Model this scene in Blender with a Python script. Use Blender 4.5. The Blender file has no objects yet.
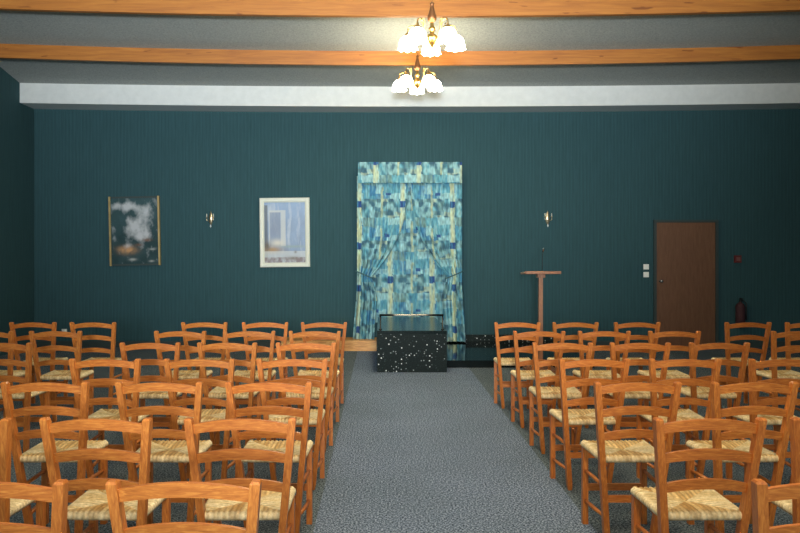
import bpy, bmesh, math, random
from mathutils import Vector, Matrix, noise
random.seed(7)
S = bpy.context.scene
COL = S.collection
PI = math.pi

# ------------------------------------------------------------------ helpers
def tag(o, label=None, cat=None, group=None, kind=None):
    if label: o['label'] = label
    if cat: o['category'] = cat
    if group: o['group'] = group
    if kind: o['kind'] = kind
    return o

def empty(name, loc, label=None, cat=None, group=None, rotz=0, kind=None):
    o = bpy.data.objects.new(name, None)
    o.empty_display_size = 0.1
    COL.objects.link(o)
    o.location = loc
    o.rotation_euler = (0, 0, rotz)
    return tag(o, label, cat, group, kind)

def obj(name, bm, mat, parent=None, smooth=False):
    bmesh.ops.recalc_face_normals(bm, faces=bm.faces)
    me = bpy.data.meshes.new(name)
    bm.to_mesh(me)
    bm.free()
    if smooth:
        for p in me.polygons: p.use_smooth = True
    if mat: me.materials.append(mat)
    o = bpy.data.objects.new(name, me)
    COL.objects.link(o)
    if parent: o.parent = parent
    return o

def BM(): return bmesh.new()

def box(bm, x0, x1, y0, y1, z0, z1):
    v = [bm.verts.new((x, y, z)) for x in (x0, x1) for y in (y0, y1) for z in (z0, z1)]
    for f in ((0,1,3,2),(4,6,7,5),(0,4,5,1),(2,3,7,6),(0,2,6,4),(1,5,7,3)):
        bm.faces.new([v[i] for i in f])
    return bm

def bevel(bm, w, seg=2):
    es = [e for e in bm.edges if len(e.link_faces) == 2 and e.calc_face_angle() > 0.6]
    bmesh.ops.bevel(bm, geom=es, offset=w, segments=seg, affect='EDGES', profile=0.5)
    return bm

def sweep(bm, pts, secs, closed_caps=True):
    """rings of points (list of list of Vector) joined into a tube"""
    rings = [[bm.verts.new(p) for p in r] for r in secs]
    n = len(rings[0])
    for a, b in zip(rings, rings[1:]):
        for i in range(n):
            bm.faces.new((a[i], a[(i+1) % n], b[(i+1) % n], b[i]))
    if closed_caps:
        bm.faces.new(list(reversed(rings[0])))
        bm.faces.new(rings[-1])
    return bm

def tube(bm, pts, r, n=8):
    pts = [Vector(p) for p in pts]
    rs = r if isinstance(r, (list, tuple)) else [r]*len(pts)
    secs = []
    up = None
    for i, p in enumerate(pts):
        t = (pts[min(i+1, len(pts)-1)] - pts[max(i-1, 0)]).normalized()
        if up is None:
            up = Vector((0, 0, 1)) if abs(t.z) < 0.9 else Vector((1, 0, 0))
        a = t.cross(up).normalized(); b = a.cross(t).normalized(); up = b
        secs.append([p + a*math.cos(2*PI*k/n)*rs[i] + b*math.sin(2*PI*k/n)*rs[i] for k in range(n)])
    return sweep(bm, pts, secs)

def lathe(bm, prof, n=20, c=(0, 0, 0), cap=True):
    c = Vector(c)
    rings = []
    for r, z in prof:
        rings.append([bm.verts.new(c + Vector((r*math.cos(2*PI*k/n), r*math.sin(2*PI*k/n), z))) for k in range(n)])
    for a, b in zip(rings, rings[1:]):
        for i in range(n):
            bm.faces.new((a[i], a[(i+1) % n], b[(i+1) % n], b[i]))
    if cap:
        bm.faces.new(list(reversed(rings[0]))); bm.faces.new(rings[-1])
    return bm

def copy_thing(src, loc, rotz):
    r = src.copy(); COL.objects.link(r)
    r.location = loc; r.rotation_euler = (0, 0, rotz)
    for ch in list(src.children):
        c = ch.copy(); COL.objects.link(c); c.parent = r
        for g in list(ch.children):
            d = g.copy(); COL.objects.link(d); d.parent = c
    return r

# ------------------------------------------------------------------ materials
def mat(name, base=(0.5, 0.5, 0.5), rough=0.6, metal=0.0, spec=0.5):
    m = bpy.data.materials.new(name); m.use_nodes = True
    b = m.node_tree.nodes['Principled BSDF']
    b.inputs['Base Color'].default_value = (*base, 1)
    b.inputs['Roughness'].default_value = rough
    b.inputs['Metallic'].default_value = metal
    b.inputs['Specular IOR Level'].default_value = spec
    return m, m.node_tree.nodes, m.node_tree.links, b

def coord(N, L, which='Object', scale=(1, 1, 1)):
    tc = N.new('ShaderNodeTexCoord'); mp = N.new('ShaderNodeMapping')
    L.new(tc.outputs[which], mp.inputs['Vector'])
    mp.inputs['Scale'].default_value = scale
    return mp.outputs['Vector']

def ntex(N, L, vec, scale, detail=4, rough=0.5, dist=0):
    n = N.new('ShaderNodeTexNoise')
    L.new(vec, n.inputs['Vector'])
    n.inputs['Scale'].default_value = scale; n.inputs['Detail'].default_value = detail
    n.inputs['Roughness'].default_value = rough; n.inputs['Distortion'].default_value = dist
    return n.outputs['Fac']

def ramp(N, L, fac, stops, interp='LINEAR'):
    r = N.new('ShaderNodeValToRGB'); r.color_ramp.interpolation = interp
    e = r.color_ramp.elements
    while len(e) < len(stops): e.new(0.5)
    for k, (p, c) in enumerate(stops):
        e[k].position = p; e[k].color = (*c, 1)
    L.new(fac, r.inputs['Fac'])
    return r.outputs['Color']

def mixc(N, L, a, b, fac, mode='MIX'):
    m = N.new('ShaderNodeMix'); m.data_type = 'RGBA'; m.blend_type = mode
    for sock, v in ((m.inputs['Factor'], fac), (m.inputs['A'], a), (m.inputs['B'], b)):
        if isinstance(v, (int, float)): sock.default_value = v
        elif isinstance(v, tuple): sock.default_value = (*v, 1)
        else: L.new(v, sock)
    return m.outputs['Result']

def bump(N, L, b, h, strength, dist=0.01):
    bp = N.new('ShaderNodeBump')
    bp.inputs['Strength'].default_value = strength; bp.inputs['Distance'].default_value = dist
    L.new(h, bp.inputs['Height']); L.new(bp.outputs['Normal'], b.inputs['Normal'])

def wood(name, dark, mid, light, scale, rough=0.38, tint=True, knots=False, grain=14):
    m, N, L, b = mat(name, mid, rough)
    vec = coord(N, L, 'Object', scale)
    if tint:   # each chair gets its own piece of grain
        oi = N.new('ShaderNodeObjectInfo')
        ad = N.new('ShaderNodeVectorMath'); ad.operation = 'ADD'
        sc = N.new('ShaderNodeVectorMath'); sc.operation = 'SCALE'; sc.inputs['Scale'].default_value = 31.0
        cx = N.new('ShaderNodeCombineXYZ')
        for k in range(3): L.new(oi.outputs['Random'], cx.inputs[k])
        L.new(cx.outputs[0], sc.inputs[0]); L.new(vec, ad.inputs[0]); L.new(sc.outputs[0], ad.inputs[1])
        vec = ad.outputs[0]
    f = ntex(N, L, vec, grain, 5, 0.6, 0.8)
    c = ramp(N, L, f, [(0.3, dark), (0.5, mid), (0.72, light)])
    if knots:
        k = ntex(N, L, coord(N, L, 'Object', (1.3, 9, 9)), 2.3, 2, 0.5)
        kc = ramp(N, L, k, [(0.69, (1, 1, 1)), (0.72, (0.35, 0.22, 0.15))])
        c = mixc(N, L, c, kc, 0.75, 'MULTIPLY')
    if tint:
        c = mixc(N, L, c, oi.outputs['Color'], 1.0, 'MULTIPLY')
    L.new(c, b.inputs['Base Color'])
    bump(N, L, b, f, 0.06, 0.003)
    return m

WD, WM, WL = (0.32, 0.086, 0.015), (0.45, 0.138, 0.024), (0.62, 0.235, 0.045)
M_wood_x = wood('chair_wood_across', WD, WM, WL, (1, 9, 9))
M_wood_z = wood('chair_wood_upright', WD, WM, WL, (9, 9, 1))
M_wood_y = wood('chair_wood_side', WD, WM, WL, (9, 1, 9))
M_beam = wood('beam_pine', (0.32, 0.11, 0.022), (0.42, 0.155, 0.028), (0.50, 0.205, 0.038), (0.5, 8, 8), 0.5, tint=False, knots=True, grain=3)
M_plinth = wood('plinth_pine', (0.50, 0.20, 0.05), (0.74, 0.36, 0.10), (0.86, 0.52, 0.18), (1, 6, 6), 0.45, tint=False, grain=5)
M_door = wood('door_veneer', (0.125, 0.058, 0.030), (0.155, 0.073, 0.038), (0.185, 0.089, 0.048), (7, 7, 0.8), 0.45, tint=False, grain=5)
M_lectern = wood('lectern_wood', (0.22, 0.085, 0.04), (0.30, 0.125, 0.06), (0.38, 0.17, 0.08), (6, 6, 1), 0.4, tint=False, grain=8)

# rush seat: colour per strand from the mesh
M_rush, N, L, b = mat('woven_rush', (0.6, 0.45, 0.2), 0.6, spec=0.35)
at = N.new('ShaderNodeAttribute'); at.attribute_name = 'strand'
f = ntex(N, L, coord(N, L, 'Object', (1, 1, 1)), 55, 4, 0.7)
c = ramp(N, L, f, [(0.3, (0.62, 0.55, 0.42)), (0.7, (1.1, 1.1, 1.1))])
L.new(mixc(N, L, at.outputs['Color'], c, 1.0, 'MULTIPLY'), b.inputs['Base Color'])

# carpet
M_carpet, N, L, b = mat('carpet_loop', (0.2, 0.22, 0.24), 0.95, spec=0.1)
vec = coord(N, L, 'Object')
f = ntex(N, L, vec, 82, 3, 0.8)
c1 = ramp(N, L, f, [(0.41, (0.020, 0.036, 0.058)), (0.5, (0.120, 0.167, 0.245)), (0.59, (0.38, 0.47, 0.63))])
f2 = ntex(N, L, vec, 1.1, 3, 0.6)
c2 = ramp(N, L, f2, [(0.3, (0.86, 0.88, 0.86)), (0.7, (1.06, 1.06, 1.08))])
# blue-grey along the aisle, darker and greener to either side
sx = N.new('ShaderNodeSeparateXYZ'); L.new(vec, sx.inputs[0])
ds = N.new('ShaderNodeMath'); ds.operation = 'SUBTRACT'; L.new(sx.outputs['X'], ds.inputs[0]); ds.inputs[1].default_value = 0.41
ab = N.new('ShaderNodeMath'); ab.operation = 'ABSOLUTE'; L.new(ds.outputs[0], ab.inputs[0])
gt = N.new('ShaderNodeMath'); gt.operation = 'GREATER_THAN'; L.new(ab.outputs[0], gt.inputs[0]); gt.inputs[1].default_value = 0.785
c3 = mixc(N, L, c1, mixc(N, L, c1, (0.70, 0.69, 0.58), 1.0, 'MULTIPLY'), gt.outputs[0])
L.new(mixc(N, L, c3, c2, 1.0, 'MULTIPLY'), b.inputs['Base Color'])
bump(N, L, b, f, 0.6, 0.01)

# ribbed teal wall covering
M_wall, N, L, b = mat('teal_wall_fabric', (0.02, 0.08, 0.09), 0.85, spec=0.2)
vec = coord(N, L, 'Object')
w = N.new('ShaderNodeTexWave'); w.wave_type = 'BANDS'; w.bands_direction = 'X'
L.new(vec, w.inputs['Vector']); w.inputs['Scale'].default_value = 5.5; w.inputs['Distortion'].default_value = 0.6
w.inputs['Detail'].default_value = 2
cw = ramp(N, L, w.outputs['Fac'], [(0.15, (0.030, 0.080, 0.096)), (0.85, (0.034, 0.089, 0.106))])
f = ntex(N, L, coord(N, L, 'Object', (60, 60, 2)), 1, 3, 0.7)
cn = ramp(N, L, f, [(0.3, (0.82, 0.82, 0.82)), (0.7, (1.12, 1.12, 1.12))])
L.new(mixc(N, L, cw, cn, 1.0, 'MULTIPLY'), b.inputs['Base Color'])

M_ceil, N, L, b = mat('ceiling_roughcast', (0.52, 0.54, 0.50), 0.9, spec=0.1)
f = ntex(N, L, coord(N, L, 'Object'), 42, 3, 0.7)
L.new(ramp(N, L, f, [(0.35, (0.30, 0.33, 0.33)), (0.65, (0.44, 0.47, 0.46))]), b.inputs['Base Color'])
bump(N, L, b, f, 0.5, 0.01)

M_white, N, L, b = mat('white_plaster', (0.78, 0.80, 0.80), 0.8, spec=0.2)
f = ntex(N, L, coord(N, L, 'Object'), 9, 4, 0.6)
L.new(ramp(N, L, f, [(0.3, (0.66, 0.70, 0.71)), (0.7, (0.73, 0.77, 0.78))]), b.inputs['Base Color'])
M_plastic = mat('white_plastic', (0.88, 0.90, 0.87), 0.35)[0]
M_brass, N, L, b = mat('aged_brass', (0.55, 0.34, 0.10), 0.3, 1.0)
f = ntex(N, L, coord(N, L, 'Object'), 30, 3)
L.new(ramp(N, L, f, [(0.3, (0.42, 0.25, 0.08)), (0.7, (0.70, 0.46, 0.15))]), b.inputs['Base Color'])
M_sconce = mat('worn_silvered_brass', (0.58, 0.48, 0.32), 0.28, 0.9)[0]
M_bronze = mat('dark_bronze', (0.22, 0.10, 0.045), 0.4, 0.7)[0]
M_chrome = mat('chrome', (0.75, 0.75, 0.75), 0.15, 1.0)[0]
M_rail = mat('dark_rail_metal', (0.16, 0.15, 0.13), 0.25, 1.0)[0]
M_black = mat('black_rubber', (0.012, 0.014, 0.016), 0.5)[0]
M_red = mat('red_enamel', (0.13, 0.028, 0.030), 0.5, spec=0.2)[0]
M_gold, N, L, b = mat('gilt_moulding', (0.48, 0.36, 0.15), 0.4, 0.6)
f = ntex(N, L, coord(N, L, 'Object', (1, 1, 0.3)), 20, 3)
L.new(ramp(N, L, f, [(0.3, (0.40, 0.28, 0.11)), (0.7, (0.62, 0.47, 0.22))]), b.inputs['Base Color'])
M_darkframe = mat('dark_moulding', (0.03, 0.05, 0.05), 0.6)[0]
M_cream = mat('cream_moulding', (0.70, 0.73, 0.64), 0.5)[0]
M_crystal = mat('crystal_drop', (0.85, 0.88, 0.88), 0.08, 0.0, 0.9)[0]
M_candle = mat('candle_sleeve', (0.80, 0.78, 0.68), 0.5)[0]

def granite(name, specks, rough):
    m, N, L, b = mat(name, (0.01, 0.014, 0.015), rough)
    vec = coord(N, L, 'Object')
    v = N.new('ShaderNodeTexVoronoi'); v.feature = 'F1'
    L.new(vec, v.inputs['Vector']); v.inputs['Scale'].default_value = 30
    th = ramp(N, L, v.outputs['Distance'], [(0.20, (1, 1, 1)), (0.30, (0, 0, 0))])
    sel = N.new('ShaderNodeSeparateColor'); L.new(v.outputs['Color'], sel.inputs[0])
    pick = ramp(N, L, sel.outputs[0], [(0.0, (0.0, 0.0, 0.0)), (1-specks, (0.02, 0.028, 0.028)), (1-specks*0.55, (0.30, 0.33, 0.33)), (1-specks*0.2, (0.9, 0.92, 0.92))], 'CONSTANT')
    sp = mixc(N, L, th, pick, 1.0, 'MULTIPLY')
    f = ntex(N, L, vec, 60, 3, 0.7)
    base = ramp(N, L, f, [(0.4, (0.004, 0.009, 0.009)), (0.7, (0.013, 0.024, 0.024))])
    L.new(mixc(N, L, base, sp, 1.0, 'ADD'), b.inputs['Base Color'])
    return m
M_granite = granite('speckled_black_granite', 0.8, 0.6)
M_granite.node_tree.nodes['Principled BSDF'].inputs['Specular IOR Level'].default_value = 0.15
M_granite_top = granite('polished_black_granite', 0.0, 0.2)
M_platform = mat('black_platform_gloss', (0.006, 0.010, 0.011), 0.07, 0.0, 0.4)[0]
M_granite_top.node_tree.nodes['Principled BSDF'].inputs['Specular IOR Level'].default_value = 0.1

# lamp shade: glows because the lamp inside is lit
M_shade, N, L, b = mat('opal_glass_lit', (0.95, 0.92, 0.84), 0.3)
b.inputs['Emission Color'].default_value = (1.0, 0.86, 0.58, 1)
b.inputs['Emission Strength'].default_value = 45.0

def attr_mat(name, attr, rough=0.7, sheen=0.0):
    m, N, L, b = mat(name, (0.5, 0.5, 0.5), rough, spec=0.3)
    a = N.new('ShaderNodeAttribute'); a.attribute_name = attr
    L.new(a.outputs['Color'], b.inputs['Base Color'])
    return m, N, L, b
M_paint = attr_mat('oil_paint', 'paint', 0.55)[0]
M_fabric, N, L, b = attr_mat('printed_curtain_fabric', 'print', 0.8)
f = ntex(N, L, coord(N, L, 'Object', (1, 1, 1)), 120, 2)
bump(N, L, b, f, 0.15, 0.003)

def set_colors(o, name, cols):
    at = o.data.color_attributes.new(name, 'FLOAT_COLOR', 'POINT')
    for i, c in enumerate(cols): at.data[i].color = (*c, 1)

# ------------------------------------------------------------------ the room
dx0, dx1 = (655-381)/60.0, (715.5-381)/60.0
XL, XR, YB, YR = -5.78, 7.1, 13.0, -3.0
ZC, SL = 4.29, 0.164            # ceiling height at the bulkhead and its slope
YBH = 12.48
def sag(x, y=12.48): return -min(0.14, 0.06+0.045*max(0, 12.48-y))*(1-((x-0.5)/6.4)**2)
def zceil(y): return ZC + SL*(YBH-y)

def struct(name, bm, m, label=None, parent=None, smooth=False):
    o = obj(name, bm, m, parent, smooth)
    if not parent: o['kind'] = 'structure'
    if label: o['label'] = label
    return o

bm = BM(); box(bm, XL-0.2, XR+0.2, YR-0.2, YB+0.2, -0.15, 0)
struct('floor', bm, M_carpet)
bm = BM(); box(bm, XL-0.2, XR+0.2, YB, YB+0.2, 0, 4.6)
struct('wall_back', bm, M_wall)
def side_wall(x0, x1):
    bm = BM()
    pr = [(YR-0.2, 0), (YB, 0), (YB, 4.5), (YBH, zceil(YBH)+0.1), (YR-0.2, zceil(YR-0.2)+0.1)]
    a = [bm.verts.new((x0, y, z)) for y, z in pr]; c = [bm.verts.new((x1, y, z)) for y, z in pr]
    bm.faces.new(a); bm.faces.new(list(reversed(c)))
    for i in range(5): bm.faces.new((a[i], a[(i+1) % 5], c[(i+1) % 5], c[i]))
    return bm
struct('wall_left', side_wall(XL-0.2, XL), M_wall)
struct('wall_right', side_wall(XR, XR+0.2), M_wall)
bm = BM(); wx0, wx1, wz0, wz1 = -3.6, 4.6, 1.5, 4.3
box(bm, XL-0.2, wx0, YR-0.2, YR, 0, zceil(YR)+0.2); box(bm, wx1, XR+0.2, YR-0.2, YR, 0, zceil(YR)+0.2)
box(bm, wx0, wx1, YR-0.2, YR, 0, wz0); box(bm, wx0, wx1, YR-0.2, YR, wz1, zceil(YR)+0.2)
struct('wall_front', bm, M_wall)
wn = empty('added_window_1', (0.5, YR, 0), kind='structure'); wn['label'] = 'added wide window in the wall behind the viewer'  # window added out of view as a place for the fill light
bm = BM()
for k in range(5):
    q = -4.1 + 8.2*k/4; q = max(-4.07, min(4.07, q)); box(bm, q-0.03, q+0.03, -0.06, 0.02, wz0, wz1)
box(bm, -4.1, 4.1, -0.06, 0.02, wz0, wz0+0.06); box(bm, -4.1, 4.1, -0.06, 0.02, wz1-0.06, wz1)
obj('added_window_frame', bm, M_white, wn)

NX = 24
def xs(n=NX): return [XL + (XR-XL)*i/n for i in range(n+1)]
def bowed_prism(prof):
    """prism along X whose section follows the slight bow of the roof"""
    bm = BM()
    secs = [[Vector((x, y, z + sag(x, y))) for y, z in prof] for x in xs()]
    return sweep(bm, None, secs)
ys = [YR-0.2, 4, 8, 9.5, 10.7, 11.6, YBH+0.02]
struct('ceiling', bowed_prism([(y, zceil(y)) for y in ys] + [(y, zceil(y)+0.15) for y in reversed(ys)]), M_ceil)
struct('trim_1', bowed_prism([(YBH, 3.972), (YB, 3.972), (YB, 4.5), (YBH, 4.5)]), M_white, 'white plaster bulkhead above the teal wall')
def beam(y, w=0.075, h=0.195):
    z = zceil(y)
    pts = [Vector((0, y, z-h)), Vector((0, y+w, z-h)), Vector((0, y+w, z+0.05)), Vector((0, y, z+0.05))]
    o = struct('ceiling_beam', bowed_prism([(p.y, p.z) for p in pts]), M_beam)
    return o
o = beam(10.99); o['label'] = 'orange pine ceiling beam nearer the white bulkhead'
o = beam(9.49); o['label'] = 'orange pine ceiling beam along the top of the photo'

# plinth, dais, baseboards
bm = BM(); box(bm, -1.6, -0.07, 12.47, 12.998, 0, 0.165); bevel(bm, 0.006)
struct('trim_2', bm, M_plinth, 'low pine plinth under the left curtain')
bm = BM(); box(bm, 0.875, 2.9, 10.62, 12.97, 0, 0.10); bevel(bm, 0.006)
struct('trim_3', bm, M_platform, 'low polished black platform right of the granite bier')
bm = BM(); box(bm, 0.9, 2.9, 12.97, 12.999, 0.0, 0.21); bevel(bm, 0.004)
struct('trim_4', bm, M_granite, 'speckled granite upstand behind the black platform')
bm = BM(); box(bm, 2.9, dx0-0.03, 12.975, 12.999, 0.0, 0.10); box(bm, dx1+0.03, XR, 12.975, 12.999, 0.0, 0.10); bevel(bm, 0.004)
struct('baseboard_right', bm, M_darkframe)
bm = BM(); box(bm, XL, -1.62, 12.975, 12.999, 0, 0.10); bevel(bm, 0.004)
struct('baseboard_left', bm, M_darkframe)

# door
d = empty('door_1', ((dx0+dx1)/2, YB, 0), kind='structure')
d['label'] = 'plain brown veneered door in the teal wall'
hw = (dx1-dx0)/2
bm = BM(); box(bm, -hw+0.015, hw-0.02, -0.035, -0.002, 0.005, 2.075); bevel(bm, 0.004); obj('door_leaf', bm, M_door, d)
bm = BM(); box(bm, hw-0.018, hw+0.03, -0.05, -0.002, 0, 2.12); box(bm, -hw+0.012, hw-0.018, -0.05, -0.002, 2.08, 2.12); box(bm, -hw-0.03, -hw+0.012, -0.05, -0.002, 0, 2.12)
obj('door_frame', bm, M_darkframe, d)
h = BM(); 
lathe(h, [(0.0, 0), (0.026, 0.0), (0.026, 0.006), (0.011, 0.01), (0.011, 0.03), (0.024, 0.04), (0.028, 0.055), (0.02, 0.068), (0.0, 0.07)], 16, cap=False)
bmesh.ops.rotate(h, verts=h.verts, cent=(0, 0, 0), matrix=Matrix.Rotation(PI/2, 3, 'X'))
bmesh.ops.translate(h, verts=h.verts, vec=(-hw+0.08, -0.035, 1.10))
obj('door_knob', h, M_chrome, d, True)

# ------------------------------------------------------------------ chairs
def lerp3(a, b_, k): return tuple(x+(y-x)*k for x, y in zip(a, b_))
def make_chair():
    t = empty('ladder_back_chair', (0, 0, 0), 'x', 'chair', 'rush-seated chairs in rows')
    H = 0.873
    def post_c(z, s):     # centre of a rear post at height z
        k = z/H
        return Vector((s*(0.124 + 0.087*k), -0.17 - 0.125*k, z))
    for s in (-1, 1):
        secs = []
        for z in (0, 0.03, 0.47, 0.8, H-0.008, H):
            c = post_c(z, s)
            k = 0.75 if z in (0,) else (0.72 if z == H else 1.0)
            hx, hy = 0.0155*k, 0.020*k
            secs.append([c + Vector((sx*hx, sy*hy, 0)) for sx, sy in ((-1,-1),(1,-1),(1,1),(-1,1))])
        bm = sweep(BM(), None, secs)
        bevel(bm, 0.005, 2)
        obj('back_post', bm, M_wood_z, t)
        fx, fy = s*0.168, 0.098
        bm = BM(); box(bm, fx-0.0155, fx+0.0155, fy-0.0165, fy+0.0165, 0, 0.462); bevel(bm, 0.005)
        obj('front_leg', bm, M_wood_z, t)
    # arched back rails
    for zt in (0.861, 0.736, 0.610):
        zc = zt - 0.022
        secs = []
        hw = abs(post_c(zc, 1).x) - 0.006
        y0 = post_c(zc, 1).y
        n = 14
        for i in range(n+1):
            u = -1 + 2*i/n
            a = 1-u*u
            c = Vector((u*hw, y0 + 0.004 - 0.018*a, zc - 0.014 + 0.024*a))
            hh = 0.0195 + 0.003*a; ht = 0.0085
            tilt = 0.14
            pr = []
            for sy, sz in ((-1,-1),(1,-1),(1,1),(-1,1)):
                pr.append(c + Vector((0, sy*ht - sz*hh*tilt, sz*hh)))
            secs.append(pr)
        bm = sweep(BM(), None, secs); bevel(bm, 0.004, 2)
        obj('back_rail', bm, M_wood_x, t)
    # stretchers
    c0 = post_c(0.235, 1)
    bm = BM(); box(bm, -c0.x, c0.x, c0.y-0.009, c0.y+0.009, 0.217, 0.253); bevel(bm, 0.004)
    obj('rear_stretcher', bm, M_wood_x, t)
    bm = BM(); box(bm, -0.165, 0.165, 0.089, 0.107, 0.19, 0.228); bevel(bm, 0.004)
    obj('front_stretcher', bm, M_wood_x, t)
    for s in (-1, 1):
        for zf, zr in ((0.305, 0.305), (0.135, 0.135)):
            p = post_c(zr, s)
            bm = tube(BM(), [(s*0.168, 0.098, zf), (s*0.158, -0.05, (zf+zr)/2+0.001), (p.x, p.y, zr)], [0.009, 0.0115, 0.009], 10)
            obj('side_stretcher', bm, M_wood_y, t, True)
    # woven rush seat: four sectors of strands running parallel to each edge
    zs = 0.468
    yr, yf = -0.235, 0.115
    A = [Vector((-0.168, yr, zs)), Vector((0.168, yr, zs)), Vector((0.177, yf, zs)), Vector((-0.177, yf, zs))]
    hub = [Vector((0, -0.055, zs))]*4 + [Vector((0, 0, 0))]
    bm = BM(); cols = []
    rnd = random.Random(3)
    pal = [((0.50, 0.29, 0.085), (0.80, 0.58, 0.27)), ((0.72, 0.55, 0.27), (0.92, 0.80, 0.52))]
    NS = 15
    for k in range(4):
        P, Q = A[k], A[(k+1) % 4]
        C_ = (hub[k]+hub[(k+1) % 4])/2
        e = (Q-P); ln = e.length; e = e/ln
        inn = Vector((-e.y, e.x, 0))
        if inn.dot(C_-P) < 0: inn = -inn
        D = inn.dot(C_-P); ta = e.dot(C_-P)/ln
        out = -inn
        # each strand wraps over the outer rail and runs inward to meet the strands of the next side
        colsx = []
        for i in range(NS):
            lo, hi = pal[k % 2]
            q = rnd.random()
            cc = lerp3(lo, hi, q)
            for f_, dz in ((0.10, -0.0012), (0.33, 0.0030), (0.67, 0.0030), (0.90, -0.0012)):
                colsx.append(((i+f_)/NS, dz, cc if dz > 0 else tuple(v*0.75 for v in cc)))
        colsx = [(0.0, 0, colsx[0][2])] + colsx + [(1.0, 0, colsx[-1][2])]
        prev = None
        for tt, dz, cc in colsx:
            base_p = P + e*(ln*tt)
            dep = D*max(0.0, min(tt/ta, (1-tt)/(1-ta)))
            row = []
            for dx, zz in ((-0.014, -0.031), (0.004, -0.031), (0.011, -0.020), (0.009, -0.006), (0.0, 0.0)):
                row.append(bm.verts.new(base_p + out*(dx+dz*0.6) + Vector((0, 0, zz+dz*(0.4 if zz < 0 else 1)))))
                cols.append(lerp3(cc, (0.92, 0.82, 0.58), 0.35))  # outer roll made paler: the light it catches is put into the colour
            for m_ in range(1, 7):
                u_ = m_/6
                row.append(bm.verts.new(base_p + inn*(dep*u_) + Vector((0, 0, dz*(1-u_*0.5) + 0.005*math.sin(u_*PI) - 0.008*(dep/D)*u_))))
                jj = rnd.uniform(0.85, 1.15)
                cols.append(tuple(v*jj for v in cc))
            if prev:
                for m_ in range(len(row)-1): bm.faces.new((prev[m_], prev[m_+1], row[m_+1], row[m_]))
            prev = row
    # closed underside
    u = [bm.verts.new(p + Vector((0, 0, -0.029))) for p in A]; cols += [(0.3, 0.2, 0.08)]*4
    bm.faces.new(u)
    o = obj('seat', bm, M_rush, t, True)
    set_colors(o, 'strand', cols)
    return t

ROWZ = [2.29, 3.17, 4.07, 4.98, 5.90, 6.80, 7.68]
ROWNAME = ['nearest row', 'second row from the camera', 'third row from the camera', 'middle row',
           'third row from the curtain', 'second row from the curtain', 'row closest to the curtain']
LEFT = [[-0.577, -1.15], [-0.577, -1.15, -1.722], [-0.579, -1.156, -1.753], [-0.571, -1.155, -1.76],
        [-0.571, -1.155, -1.752, -2.86], [-0.571, -1.155, -1.745, -2.84, -3.425], [-0.569, -1.149, -1.733, -2.83, -3.43]]
RIGHT = [[1.33], [1.333, 1.91], [1.335, 1.94], [1.352, 1.947, 2.566], [1.38, 1.967, 2.557],
         [1.382, 1.955, 2.557, 3.62], [1.352, 1.91, 2.52, 3.61, 4.21]]
ORD = ['first', 'second', 'third']
proto = make_chair()
first = True
rj = random.Random(11)
def place(x, y, rz, label):
    global first
    if first:
        t = proto; t.location = (x, y, 0); t.rotation_euler = (0, 0, rz); first = False
    else:
        t = copy_thing(proto, (x, y, 0), rz)
    t['label'] = label
    v = rj.uniform(0.88, 1.1); g = rj.uniform(-0.05, 0.05)
    for ch in t.children: ch.color = (v, v*(1+g), v*(1+1.5*g), 1)
    return t
for k in range(7):
    for side, xsr in (('left', LEFT[k]), ('right', RIGHT[k])):
        for i, x in enumerate(xsr):
            if k == 0 and side == 'right': lab = 'rush-seat wooden chair in the nearest row, only one right of the aisle'
            elif i < 3: lab = 'rush-seat wooden chair in the %s, %s %s of the aisle' % (ROWNAME[k], ORD[i], side)
            else: lab = 'rush-seat chair in the %s, %s beyond the gap %s' % (ROWNAME[k], 'outermost' if i == 4 else 'just', 'leftward' if side == 'left' else 'rightward')
            place(x, ROWZ[k] + 0.295, rj.uniform(-0.035, 0.035), lab)

# ------------------------------------------------------------------ granite bier in front of the curtain
t = empty('granite_bier', (0.405, 10.2, 0), 'black speckled granite bier in front of the blue curtain', 'bier')
bm = BM(); box(bm, -0.457, 0.457, 0, 2.2, 0, 0.50); bevel(bm, 0.008); obj('body', bm, M_granite, t)
bm = BM(); box(bm, -0.457, 0.457, -0.004, 2.22, 0.501, 0.545); bevel(bm, 0.006); o = obj('top_slab', bm, M_granite_top, t)
o['label'] = 'polished reflective black top slab'
bm = tube(BM(), [(-0.425, 0.16, 0.737), (-0.2, 0.16, 0.737), (0.2, 0.16, 0.737), (0.425, 0.16, 0.737)], 0.014, 12); o = obj('rail', bm, M_rail, t, True); o['label'] = 'dark metal rail above the top slab'
for sx in (-0.412, 0.412):
    bm = BM(); lathe(bm, [(0.022, 0.5455), (0.022, 0.553), (0.009, 0.558), (0.009, 0.728)], 14, (sx, 0.16, 0)); obj('rail_post', bm, M_rail, t, True)

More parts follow.
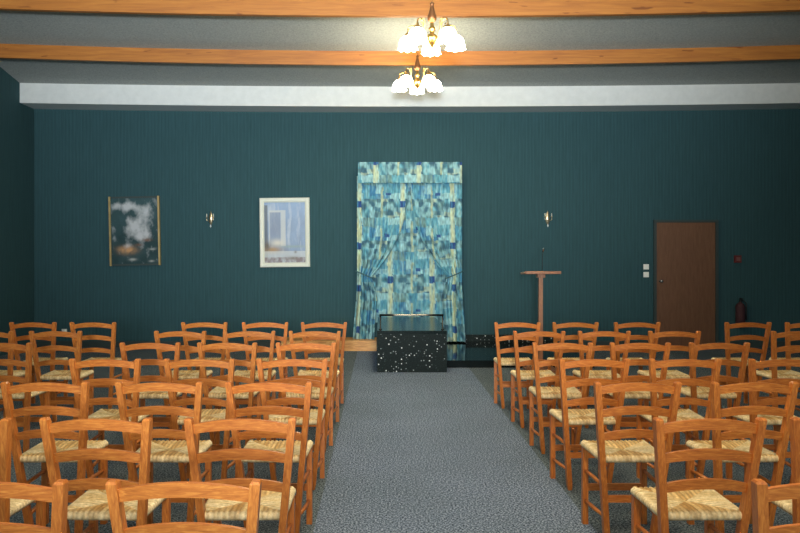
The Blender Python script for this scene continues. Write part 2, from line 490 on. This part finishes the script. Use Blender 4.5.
# ------------------------------------------------------------------ curtains
def hsh(*a):
    r = random.Random(repr(a)); return r.random()
AQ, BL, CR, NV, SG, PA, DK = (0.095, 0.314, 0.408), (0.047, 0.197, 0.364), (0.480, 0.553, 0.364), (0.019, 0.047, 0.218), (0.131, 0.248, 0.241), (0.277, 0.510, 0.553), (0.044, 0.116, 0.175)
TU, TV = 0.78, 0.68
def lerp(a, b_, k): return tuple(x+(y-x)*k for x, y in zip(a, b_))
def fabric(u, v):
    n1 = noise.noise((u*26, v*4, 3.1)); n2 = noise.noise((u*13, v*9, 9.0)); n3 = noise.noise((u*50, v*14, 1.0))
    w = 0.016*noise.noise((u*8, v*8, 20))
    fu2 = ((u + w)/TU) % 1.0; fv2 = ((v + w)/TV) % 1.0
    ci = int(fu2*7)
    if fv2 < 0.55:       # tall brushed strokes of blue
        sv = int((fv2 + 0.11*hsh(ci, 2))*4)
        r = hsh(ci, sv)
        c = AQ if r < 0.38 else BL if r < 0.62 else PA if r < 0.84 else SG
        c = lerp(c, PA, max(0, min(0.8, 0.05 + 1.3*n1)))
        c = lerp(c, BL, max(0, min(0.8, -0.1 - 1.5*n1)))
    else:                # mottled squares
        r = hsh(ci, int((fv2 + 0.06*hsh(ci))*9), 5)
        c = SG if r < 0.36 else PA if r < 0.52 else CR if r < 0.62 else DK if r < 0.80 else AQ
        c = lerp(c, AQ, 0.25)
        c = lerp(c, DK, max(0, min(0.85, 0.15+1.7*n2)))
        c = lerp(c, PA, max(0, min(0.8, -1.9*n2+0.05)))
    if fu2 < 0.11:       # pale column carrying navy squares
        c = lerp(CR, PA, max(0, min(0.75, 0.3+1.3*n1)))
        if 0.60 < fv2 < 0.76: c = lerp(NV, BL, 0.15 if int(u*40) % 3 else 0.7)
    elif 0.55 < fu2 < 0.60 and fv2 > 0.25:
        c = lerp(CR, SG, max(0, min(0.7, 0.4+n2)))
    elif 0.66 < fu2 < 0.78 and 0.40 < fv2 < 0.47: c = lerp(NV, BL, 0.3)
    return tuple(max(0.005, x*(1+0.6*n3)) for x in c)

YC = 12.72
def px(x, Y=YC): return (x-381)*Y/780
def pz(y, Y=YC): return 1.535-(y-255)*Y/780
def sheet(name, rows, nu, fold, parent, mat_=M_fabric, yoff=0.0, uscale=1.12, u0=0.0, v0=0.0, thick=0.006):
    """rows: list of (z, xleft, xright, fold amplitude); cloth with vertical folds"""
    bm = BM(); cols = []
    prev = None
    ztop = rows[0][0]
    wtop = rows[0][2]-rows[0][1]; xo = rows[0][1]
    for (z, a, c, amp) in rows:
        row = []
        wdt = c-a
        for i in range(nu+1):
            s = i/nu
            ph = s*fold*2*PI
            y = amp*(math.sin(ph + 0.5*math.sin(z*2.2)) + 0.45*math.sin(2.3*ph+1.3+z*1.1))
            x = a + wdt*s + 0.25*amp*math.sin(2*ph)
            row.append(bm.verts.new((x, yoff + y, z)))
            cols.append(fabric(u0 + (0.15*s*wtop + 0.85*(x-xo))*uscale, ztop - z + v0))
        if prev:
            for i in range(nu): bm.faces.new((prev[i], prev[i+1], row[i+1], row[i]))
        prev = row
    o = obj(name, bm, mat_, parent, True)
    set_colors(o, 'print', cols)
    sm = o.modifiers.new('cloth_thickness', 'SOLIDIFY'); sm.thickness = thick
    return o
def smooth(k): k = max(0, min(1, k)); return k*k*(3-2*k)

# back drape between the side drapes
X0, X1 = px(357), px(462)
t = empty('back_curtain', ((X0+X1)/2, 12.86, 0), 'patterned blue curtain hanging in the middle, behind the granite bier', 'curtain', 'patterned curtains on the teal wall')
cx = (X0+X1)/2
rows = []
n = 190
for j in range(n+1):
    z = 2.95 - (2.95-0.42)*j/n
    rows.append((z, X0+0.10-cx, X1-0.10-cx, 0.014))
sheet('cloth', rows, 110, 9, t, u0=0.33)
# side drapes with tie-backs
def drape(side, label):
    s = -1 if side == 'left' else 1
    bx = X0 if side == 'left' else X1
    t = empty('tied_back_curtain', (bx, YC, 0), label, 'curtain', 'patterned curtains on the teal wall')
    zt, ztie, zb = pz(176), pz(276), (pz(342.5) if s < 0 else pz(341.5))
    rows = []
    n = 230
    for j in range(n+1):
        z = zt - (zt-zb)*j/n
        if z > ztie:
            k = (zt-z)/(zt-ztie)
            w = 0.835*(1-k**2.6) + 0.25*k**2.6
            out = 0.0
            amp = 0.010 + 0.020*k*k
        else:
            k = (ztie-z)/(ztie-zb)
            w = 0.25 + 0.10*smooth(k*2.5)
            out = 0.065*smooth(k)
            amp = 0.034 + 0.012*smooth(k*2)
        if s < 0: rows.append((z, -out, w-out, amp))
        else: rows.append((z, -w+out*0.8, out*0.8, amp))
    sheet('cloth', rows, 84, 5, t, u0=0.0 if s < 0 else 0.86, uscale=1.1)
    bm = BM()
    pts = []
    for k in range(25):
        a = 2*PI*k/24
        pts.append((-s*0.125 + 0.142*math.cos(a), 0.062*math.sin(a), ztie + 0.06*s*math.cos(a) + 0.02))
    tube(bm, pts, 0.010, 8)
    o = obj('tie_back', bm, M_tie, t, True); o['label'] = 'cord tie-back gathering the cloth'
M_tie = mat('tie_cord', (0.05, 0.13, 0.14), 0.8)[0]
drape('left', 'patterned blue curtain tied back on the left, above the pine plinth')
drape('right', 'patterned blue curtain tied back on the right, above the black platform')
# valance
t = empty('curtain_valance', (cx, 12.60, 0), 'pleated patterned pelmet across the top of the blue curtains', 'valance')
rows = []
for j in range(31):
    z = pz(162, 12.6) - (pz(162, 12.6)-pz(183, 12.6))*j/30
    rows.append((z, px(358, 12.6)-cx, px(462, 12.6)-cx, 0.008 + 0.010*j/30))
sheet('cloth', rows, 130, 6, t, u0=0.5, v0=0.47)
bm = BM(); box(bm, px(358.5, 12.6)-cx, px(461.5, 12.6)-cx, 0.05, 0.39, pz(166, 12.6), pz(165, 12.6)+0.01)
obj('pelmet_board', bm, M_darkframe, t)

# ------------------------------------------------------------------ pictures
def fbm(x, y, z): 
    return noise.fractal((x, y, z), 0.8, 2.0, 5)
def painting(t, w, h, fn, nu, nv, y):
    bm = BM(); cols = []
    g = []
    for j in range(nv+1):
        r = []
        for i in range(nu+1):
            u, v = i/nu, j/nv
            r.append(bm.verts.new(((u-0.5)*w, y, (v-0.5)*h)))
            cols.append(fn(u, v))
        g.append(r)
    for j in range(nv):
        for i in range(nu): bm.faces.new((g[j][i], g[j][i+1], g[j+1][i+1], g[j+1][i]))
    o = obj('canvas', bm, M_paint, t)
    set_colors(o, 'paint', cols)
    sm = o.modifiers.new('board_thickness', 'SOLIDIFY'); sm.thickness = 0.012; sm.offset = 0
    return o
def clouds(u, v):
    c = (0.014, 0.045, 0.052)
    c = lerp(c, (0.035, 0.085, 0.10), max(0, min(1, v*0.8+0.5*fbm(u*4, v*4, 2))))
    # a band of cloud along the top and a column of cloud sweeping down to a glow
    def blob(uu, vv, ru, rv): return math.exp(-(((u-uu)/ru)**2 + ((v-vv)/rv)**2))
    m = 0.95*blob(0.2, 0.88, 0.26, 0.06) + 0.8*blob(0.5, 0.86, 0.25, 0.06) + 0.75*blob(0.78, 0.82, 0.08, 0.12) + 0.7*blob(0.7, 0.68, 0.16, 0.13) \
        + 0.95*blob(0.55, 0.55, 0.2, 0.13) + 1.0*blob(0.64, 0.42, 0.20, 0.09) + 0.5*blob(0.4, 0.62, 0.1, 0.1) + 0.7*blob(0.35, 0.27, 0.14, 0.05)
    m = max(0, min(1, m*1.0 + 0.55*fbm(u*7, v*7, 5) - 0.18))
    c = lerp(c, (0.55, 0.58, 0.62), m*0.9)
    g = blob(0.34, 0.215, 0.17, 0.055)
    c = lerp(c, (0.55, 0.30, 0.14), max(0, min(1, g*(1+0.6*fbm(u*9, v*14, 8)))))
    c = lerp(c, (0.20, 0.09, 0.05), 0.8*blob(0.75, 0.36, 0.09, 0.02)+0.6*blob(0.58, 0.29, 0.07, 0.02))
    c = lerp(c, (0.35, 0.37, 0.36), min(1, max(0, 1.2*blob(0.45, 0.07, 0.07, 0.018)+1.0*blob(0.86, 0.22, 0.06, 0.012)+blob(0.84, 0.04, 0.05, 0.014))))
    return c
def falls(u, v):
    n_ = fbm(u*5, v*4, 1)
    c = lerp((0.24, 0.32, 0.46), (0.30, 0.42, 0.62), max(0, min(1, v + 0.4*n_)))
    c = lerp(c, (0.55, 0.62, 0.70), max(0, min(0.7, 0.9*fbm(u*9, v*3, 7))))
    if v < 0.95 and u < 0.09: c = lerp(c, (0.10, 0.12, 0.14), 0.75)
    if 0.12 < u < 0.52 and 0.28 < v < 0.86:     # pale upright block of water
        c = lerp(c, (0.60, 0.63, 0.62), 0.75 if (u < 0.145 or u > 0.40 or v > 0.83) else 0.12)
        if 0.145 < u < 0.40 and v < 0.83: c = lerp(c, (0.22, 0.27, 0.38), 0.6)
    def blob(uu, vv, ru, rv): return math.exp(-(((u-uu)/ru)**2 + ((v-vv)/rv)**2))
    c = lerp(c, (0.70, 0.68, 0.60), min(1, 0.9*blob(0.32, 0.33, 0.16, 0.06)))
    c = lerp(c, (0.42, 0.28, 0.15), min(1, 1.0*blob(0.2, 0.22, 0.22, 0.055)))
    c = lerp(c, (0.14, 0.12, 0.09), 0.9*blob(0.08, 0.28, 0.07, 0.08))
    c = lerp(c, (0.30, 0.40, 0.38), 0.7*blob(0.7, 0.27, 0.3, 0.02))
    if v < 0.2: c = lerp(c, (0.62, 0.66, 0.66), 0.6)
    if v < 0.10: c = lerp(c, (0.24, 0.20, 0.22), max(0, min(1, 0.65+0.8*fbm(u*12, v*12, 4))))
    c = lerp(c, (0.18, 0.16, 0.14), 0.8*blob(0.75, 0.18, 0.03, 0.02) + 0.7*blob(0.7, 0.08, 0.16, 0.03))
    return c
def wallpos(x, y, Y=12.99): return Vector(((x-381)*Y/780, Y, 1.535-(y-255)*Y/780))
p = wallpos(135.3, 231)
t = empty('painting', p, 'dark cloudy landscape painting between two thin gilt side strips', 'painting', 'pictures on the teal wall')
t.rotation_euler = (0, math.radians(-1.2), 0)
painting(t, 0.80, 1.10, clouds, 90, 120, -0.03)
for s in (-1, 1):
    bm = BM(); box(bm, s*0.405-0.015, s*0.405+0.015, -0.055, -0.002, -0.575, 0.575); bevel(bm, 0.01); o = obj('frame_side', bm, M_gold, t); o['label'] = 'gilt side strip'
    bm = BM(); box(bm, -0.384, 0.384, -0.05, -0.002, s*0.56-0.014, s*0.56+0.014); bevel(bm, 0.006); o = obj('frame_end', bm, M_darkframe, t); o['label'] = 'dark end strip'
p = wallpos(285, 232.5)
t = empty('painting', p, 'pale blue waterfall picture in a wide cream frame', 'painting', 'pictures on the teal wall')
t.rotation_euler = (0, math.radians(-0.6), 0)
painting(t, 0.70, 1.02, falls, 80, 120, -0.02)
W2, H2, fw = 0.828, 1.15, 0.075
bm = BM()
loop_o = [(-W2/2, -H2/2), (W2/2, -H2/2), (W2/2, H2/2), (-W2/2, H2/2)]
def frame_ring(inset, y): return [bm.verts.new((x - math.copysign(inset, x), y, z - math.copysign(inset, z))) for x, z in loop_o]
rr = [frame_ring(0, -0.002), frame_ring(0, -0.045), frame_ring(0.012, -0.055), frame_ring(fw-0.02, -0.05), frame_ring(fw, -0.035), frame_ring(fw, -0.002)]
for a, c in zip(rr, rr[1:]+rr[:1]):
    for i in range(4): bm.faces.new((a[i], a[(i+1) % 4], c[(i+1) % 4], c[i]))
obj('frame', bm, M_cream, t)

# ------------------------------------------------------------------ wall sconces
def sconce(x, y, label):
    p = wallpos(x, y, 13.0)
    t = empty('wall_sconce', p, label, 'sconce', 'brass sconces on the teal wall')
    bm = BM()
    lathe(bm, [(0.0, -0.11), (0.012, -0.10), (0.03, -0.06), (0.036, 0.0), (0.028, 0.06), (0.012, 0.10), (0.0, 0.125)], 18, (0, -0.012, 0), cap=False)
    for v in bm.verts: v.co.y = -0.002 + min(0, (v.co.y+0.012))*0.6 - 0.004
    obj('back_plate', bm, M_sconce, t, True)
    for s in (-1, 1):
        bm = BM()
        pts = []
        for k in range(13):
            a = k/12
            pts.append((s*0.055*math.sin(a*PI/2), -0.02-0.07*math.sin(a*PI*0.75), -0.03 - 0.035*math.sin(a*PI) + 0.045*a))
        tube(bm, pts, 0.0065, 8)
        e = pts[-1]
        lathe(bm, [(0.0, -0.006), (0.016, 0.0), (0.018, 0.008), (0.012, 0.012)], 14, e)
        arm = obj('arm', bm, M_sconce, t, True)
        bm = BM(); lathe(bm, [(0.008, 0.01), (0.008, 0.035), (0.005, 0.038), (0.008, 0.048), (0.0, 0.068)], 12, e, cap=False)
        obj('candle', bm, M_candle, arm, True)
        bm = BM(); lathe(bm, [(0.0, -0.05), (0.010, -0.035), (0.006, -0.015), (0.0, -0.008)], 8, e, cap=False)
        obj('crystal_drop', bm, M_crystal, arm, False)
    bm = BM(); lathe(bm, [(0.0, -0.155), (0.014, -0.135), (0.009, -0.112), (0.0, -0.10)], 8, (0, -0.03, 0), cap=False)
    obj('crystal_drop', bm, M_crystal, t)
sconce(211, 218.5, 'small brass wall sconce between the two pictures')
sconce(547.5, 218, 'small brass wall sconce above the wooden lectern')

# ------------------------------------------------------------------ switches, socket, alarm, extinguisher
def plate(name, x, y, w, label, cat, group, rocker=True, m=M_plastic):
    t = empty(name, wallpos(x, y, 13.0), label, cat, group)
    bm = BM(); box(bm, -w/2, w/2, -0.012, -0.001, -w/2, w/2); bevel(bm, 0.004); obj('plate', bm, m, t)
    if rocker:
        bm = BM(); box(bm, -w*0.3, w*0.3, -0.018, -0.012, -w*0.3, w*0.3); bevel(bm, 0.003); obj('rocker', bm, m, t)
    else:
        bm = BM(); lathe(bm, [(0.0, 0), (0.026, 0.0), (0.026, 0.005), (0.021, 0.006), (0.021, 0.001), (0.0, 0.001)], 20, cap=False)
        bmesh.ops.rotate(bm, verts=bm.verts, cent=(0, 0, 0), matrix=Matrix.Rotation(PI/2, 3, 'X'))
        bmesh.ops.translate(bm, verts=bm.verts, vec=(0, -0.012, 0)); obj('outlet_face', bm, m, t)
plate('light_switch', 646, 266.8, 0.088, 'white light switch beside the brown door, upper of two', 'light switch', 'switches by the door')
plate('light_switch', 646, 274.6, 0.088, 'white light switch beside the brown door, lower of two', 'light switch', 'switches by the door')
plate('wall_socket', 64.5, 331.5, 0.085, 'white wall socket low on the teal wall at left', 'socket', None, False)
t = empty('fire_alarm_switch', wallpos(737, 259, 13.0), 'small dim red alarm box on the wall right of the door', 'alarm button')
bm = BM(); box(bm, -0.055, 0.055, -0.045, -0.001, -0.06, 0.06); bevel(bm, 0.006); obj('housing', bm, M_red, t)
M_pane = mat('alarm_pane', (0.20, 0.08, 0.075), 0.4)[0]
bm = BM(); box(bm, -0.03, 0.035, -0.05, -0.045, -0.035, 0.03); obj('press_pane', bm, M_pane, t)
t = empty('wall_mounted_extinguisher', (5.93, 12.87, 0.35), 'dim red fire extinguisher hung on the wall below the red alarm box', 'fire extinguisher')
M_red2 = mat('dull_red_enamel', (0.062, 0.028, 0.034), 0.7, spec=0.15)[0]
bm = BM(); lathe(bm, [(0.0, 0), (0.065, 0.0), (0.075, 0.012), (0.075, 0.33), (0.06, 0.375), (0.028, 0.395), (0.022, 0.41), (0.0, 0.41)], 24, cap=False); obj('cylinder', bm, M_red2, t, True)
bm = BM(); lathe(bm, [(0.02, 0.41), (0.022, 0.44), (0.012, 0.445)], 14); box(bm, -0.012, 0.012, -0.10, 0.01, 0.445, 0.455); box(bm, -0.012, 0.012, -0.09, 0.01, 0.465, 0.475); box(bm, -0.012, 0.012, -0.005, 0.01, 0.44, 0.475); obj('valve_handle', bm, M_black, t)
bm = BM(); tube(bm, [(0.02, 0, 0.43), (0.06, -0.01, 0.43), (0.09, -0.015, 0.38), (0.088, -0.02, 0.25), (0.086, -0.02, 0.12)], [0.009, 0.009, 0.009, 0.009, 0.014], 8); obj('hose', bm, M_black, t, True)
bm = BM(); box(bm, -0.03, 0.03, 0.07, 0.129, 0.30, 0.34); obj('bracket', bm, M_black, t)

# ------------------------------------------------------------------ lectern with microphone
LY = 10.32
lx = (540.5-381)*LY/780
t = empty('lectern', (lx, LY, 0), 'slim wooden lectern standing before the wall below the right sconce', 'lectern')
zt = 1.535-(273-255)*LY/780
bm = BM(); box(bm, -0.026, 0.026, -0.03, 0.03, 0.03, zt-0.045); bevel(bm, 0.006); obj('post', bm, M_lectern, t)
bm = BM(); box(bm, -0.2, 0.2, -0.19, 0.19, 0.0, 0.035); bevel(bm, 0.008); obj('base', bm, M_lectern, t)
bm = BM(); box(bm, -0.235, 0.235, -0.17, 0.17, -0.012, 0.012); box(bm, -0.235, 0.235, -0.175, -0.155, -0.018, 0.018)
bmesh.ops.rotate(bm, verts=bm.verts, cent=(0, 0, 0), matrix=Matrix.Rotation(math.radians(-3), 3, 'X'))
bmesh.ops.translate(bm, verts=bm.verts, vec=(0, 0, zt)); bevel(bm, 0.004)
obj('desk_top', bm, M_lectern, t)
bm = BM(); box(bm, -0.05, 0.05, -0.06, 0.06, zt-0.06, zt-0.012); bevel(bm, 0.006); obj('bracket', bm, M_lectern, t)
t2 = empty('microphone', (lx+0.035, LY+0.05, zt+0.012), 'thin gooseneck microphone rising from the lectern top', 'microphone')
bm = BM(); lathe(bm, [(0.03, 0.0), (0.03, 0.008), (0.008, 0.015)], 16); obj('foot', bm, M_black, t2, True)
bm = BM(); tube(bm, [(0, 0, 0.01), (0, 0, 0.12), (0, -0.01, 0.22), (0, -0.04, 0.275)], 0.0045, 8); obj('gooseneck', bm, M_black, t2, True)
bm = BM(); tube(bm, [(0, -0.035, 0.268), (0, -0.05, 0.29), (0, -0.075, 0.31), (0, -0.082, 0.315)], [0.009, 0.013, 0.014, 0.008], 12); obj('capsule', bm, M_chrome, t2, True)

# ------------------------------------------------------------------ chandeliers
def chandelier(x, y, zsh, a0, label):
    """zsh: height of the shade centres"""
    t = empty('chandelier', (x, y, zsh), label, 'chandelier', 'brass chandeliers on the ceiling')
    zc = zceil(y) + sag(x, y) - zsh
    bm = BM()
    lathe(bm, [(0.0, -0.075), (0.012, -0.07), (0.018, -0.05), (0.034, -0.035), (0.060, 0.0), (0.066, 0.03), (0.05, 0.05), (0.026, 0.065), (0.022, 0.09), (0.032, 0.105), (0.032, 0.125), (0.018, 0.14), (0.016, 0.18)], 20, cap=False)
    obj('hub', bm, M_brass, t, True)
    bm = BM()
    lathe(bm, [(0.016, 0.175), (0.03, 0.185), (0.045, 0.205), (0.045, 0.235), (0.028, 0.29), (0.018, 0.33), (0.016, 0.35), (0.024, 0.36), (0.014, 0.375)], 18)
    obj('column', bm, M_bronze, t, True)
    bm = BM()
    z = 0.37; k = 0
    while z < zc-0.05:
        ring = []
        for q in range(13):
            a = 2*PI*q/12
            px_, pz_ = 0.013*math.cos(a), 0.024*math.sin(a)
            ring.append((px_ if k % 2 else 0, 0 if k % 2 else px_, z+0.02+pz_))
        tube(bm, ring, 0.0045, 6)
        z += 0.038; k += 1
    obj('chain', bm, M_bronze, t, True)
    bm = BM(); lathe(bm, [(0.012, zc-0.07), (0.03, zc-0.06), (0.06, zc-0.03), (0.065, zc+0.02)], 20); obj('canopy', bm, M_bronze, t, True)
    R = 0.25
    for i in range(5):
        a = a0 + 2*PI*i/5
        dx, dy = math.cos(a), math.sin(a)
        def P(r, z): return (dx*r, dy*r, z)
        pts = []
        ctrl = [(0.03, 0.03), (0.07, 0.0), (0.115, 0.03), (0.14, 0.10), (0.17, 0.155), (0.215, 0.165), (0.245, 0.145), (R, 0.11), (R, 0.085)]
        # smooth through the control points
        for q in range(len(ctrl)-1):
            p0 = ctrl[max(q-1, 0)]; p1 = ctrl[q]; p2 = ctrl[q+1]; p3 = ctrl[min(q+2, len(ctrl)-1)]
            for s in range(4):
                u = s/4
                f = lambda A_, B_, C_, D_: 0.5*((2*B_)+(-A_+C_)*u+(2*A_-5*B_+4*C_-D_)*u*u+(-A_+3*B_-3*C_+D_)*u**3)
                pts.append(P(f(p0[0], p1[0], p2[0], p3[0]), f(p0[1], p1[1], p2[1], p3[1])))
        pts.append(P(*ctrl[-1]))
        bm = tube(BM(), pts, 0.0065, 8)
        # leaf scroll on the arm
        tube(bm, [P(0.14, 0.10), P(0.125, 0.15), P(0.145, 0.185), P(0.17, 0.18), P(0.165, 0.165)], [0.006, 0.005, 0.005, 0.004, 0.003], 6)
        arm = obj('arm', bm, M_brass, t, True)
        e = P(R, 0)
        bm = BM(); lathe(bm, [(0.008, 0.10), (0.016, 0.095), (0.03, 0.082), (0.034, 0.062), (0.030, 0.058)], 16, e); obj('shade_holder', bm, M_brass, arm, True)
        # fluted bell shade opening downward
        bm = BM()
        prof = [(0.030, 0.066), (0.046, 0.060), (0.066, 0.042), (0.080, 0.018), (0.086, -0.01), (0.087, -0.032), (0.089, -0.05), (0.096, -0.066)]
        n = 40
        rings = []
        for r, z_ in prof:
            fl = max(0, (0.05-z_)/0.13)
            rings.append([bm.verts.new((e[0]+(r+0.0065*fl*math.cos(8*2*PI*q/n))*math.cos(2*PI*q/n), e[1]+(r+0.0065*fl*math.cos(8*2*PI*q/n))*math.sin(2*PI*q/n), z_ - 0.006*fl*math.cos(8*2*PI*q/n))) for q in range(n)])
        for A_, B_ in zip(rings, rings[1:]):
            for q in range(n): bm.faces.new((A_[q], A_[(q+1) % n], B_[(q+1) % n], B_[q]))
        sh = obj('shade', bm, M_shade, arm, True)
        sm = sh.modifiers.new('glass_thickness', 'SOLIDIFY'); sm.thickness = 0.004
        bm = BM(); lathe(bm, [(0.0, -0.045), (0.02, -0.038), (0.028, -0.015), (0.024, 0.01), (0.012, 0.03), (0.012, 0.055)], 14, e, cap=False)
        obj('bulb', bm, M_shade, arm, True)
        li = bpy.data.lights.new('bulb_light', 'POINT'); li.energy = LAMP; li.color = (1.0, 0.74, 0.42); li.shadow_soft_size = 0.05
        lo = bpy.data.objects.new('bulb_light', li); COL.objects.link(lo)
        lo.location = (x+e[0], y+e[1], zsh-0.13)
LAMP = 4
chandelier(51*7.7/780, 7.7, 1.535+(255-40.5)*7.7/780, math.radians(88), 'larger-looking brass chandelier with five lit glass shades, nearer the camera')
chandelier(36.3*10.3/780, 10.3, 1.535+(255-84)*10.3/780, math.radians(88), 'smaller-looking brass chandelier with five lit glass shades, nearer the bulkhead')

# ------------------------------------------------------------------ light
def spot(name, loc, target, energy, color, size, angle, blend):
    li = bpy.data.lights.new(name, 'SPOT'); li.energy = energy; li.color = color
    li.spot_size = math.radians(angle); li.spot_blend = blend; li.shadow_soft_size = size
    o = bpy.data.objects.new(name, li); COL.objects.link(o)
    o.location = loc
    o.rotation_euler = (Vector(target)-Vector(loc)).to_track_quat('-Z', 'Y').to_euler()
    return o
spot('added_rear_spot', (-0.12, -2.6, 1.80), (-0.6, 13, 5.7), 6200, (0.88, 0.96, 1.0), 0.35, 59, 1.0)  # added unseen light behind the viewer, throws flash-like frontal light
for yy, en in ((5.1, 75), (2.5, 225), (-0.1, 190)):      # the chandeliers further back, over the viewer's head
    li = bpy.data.lights.new('chandelier_light', 'POINT'); li.energy = en; li.color = (1.0, 0.77, 0.47); li.shadow_soft_size = 0.28
    o = bpy.data.objects.new('chandelier_light', li); COL.objects.link(o); o.location = (0.45, yy, 3.45)
# cool area light added as fill, set at the added window behind the viewer
li = bpy.data.lights.new('added_rear_fill', 'AREA'); li.energy = 270; li.color = (0.80, 0.93, 1.0)
li.shape = 'RECTANGLE'; li.size = 8.0; li.size_y = 2.6
o = bpy.data.objects.new('added_rear_fill', li); COL.objects.link(o); o.location = (0.5, YR+0.05, 2.9); o.rotation_euler = (PI/2, 0, 0)

w = bpy.data.worlds.new('world'); S.world = w; w.use_nodes = True
w.node_tree.nodes['Background'].inputs[0].default_value = (0.02, 0.04, 0.05, 1)

# ------------------------------------------------------------------ camera
cam = bpy.data.cameras.new('camera'); cam.sensor_width = 36; cam.lens = 780/800*36
cam.shift_x = 19/800; cam.shift_y = -11.5/800
co = bpy.data.objects.new('camera', cam); COL.objects.link(co)
co.location = (0, 0, 1.535); co.rotation_euler = (PI/2, 0, 0)
S.camera = co
vs = S.view_settings
vs.view_transform = 'Standard'; vs.look = 'None'; vs.gamma = 1; vs.exposure = 0.0
vs.use_curve_mapping = False
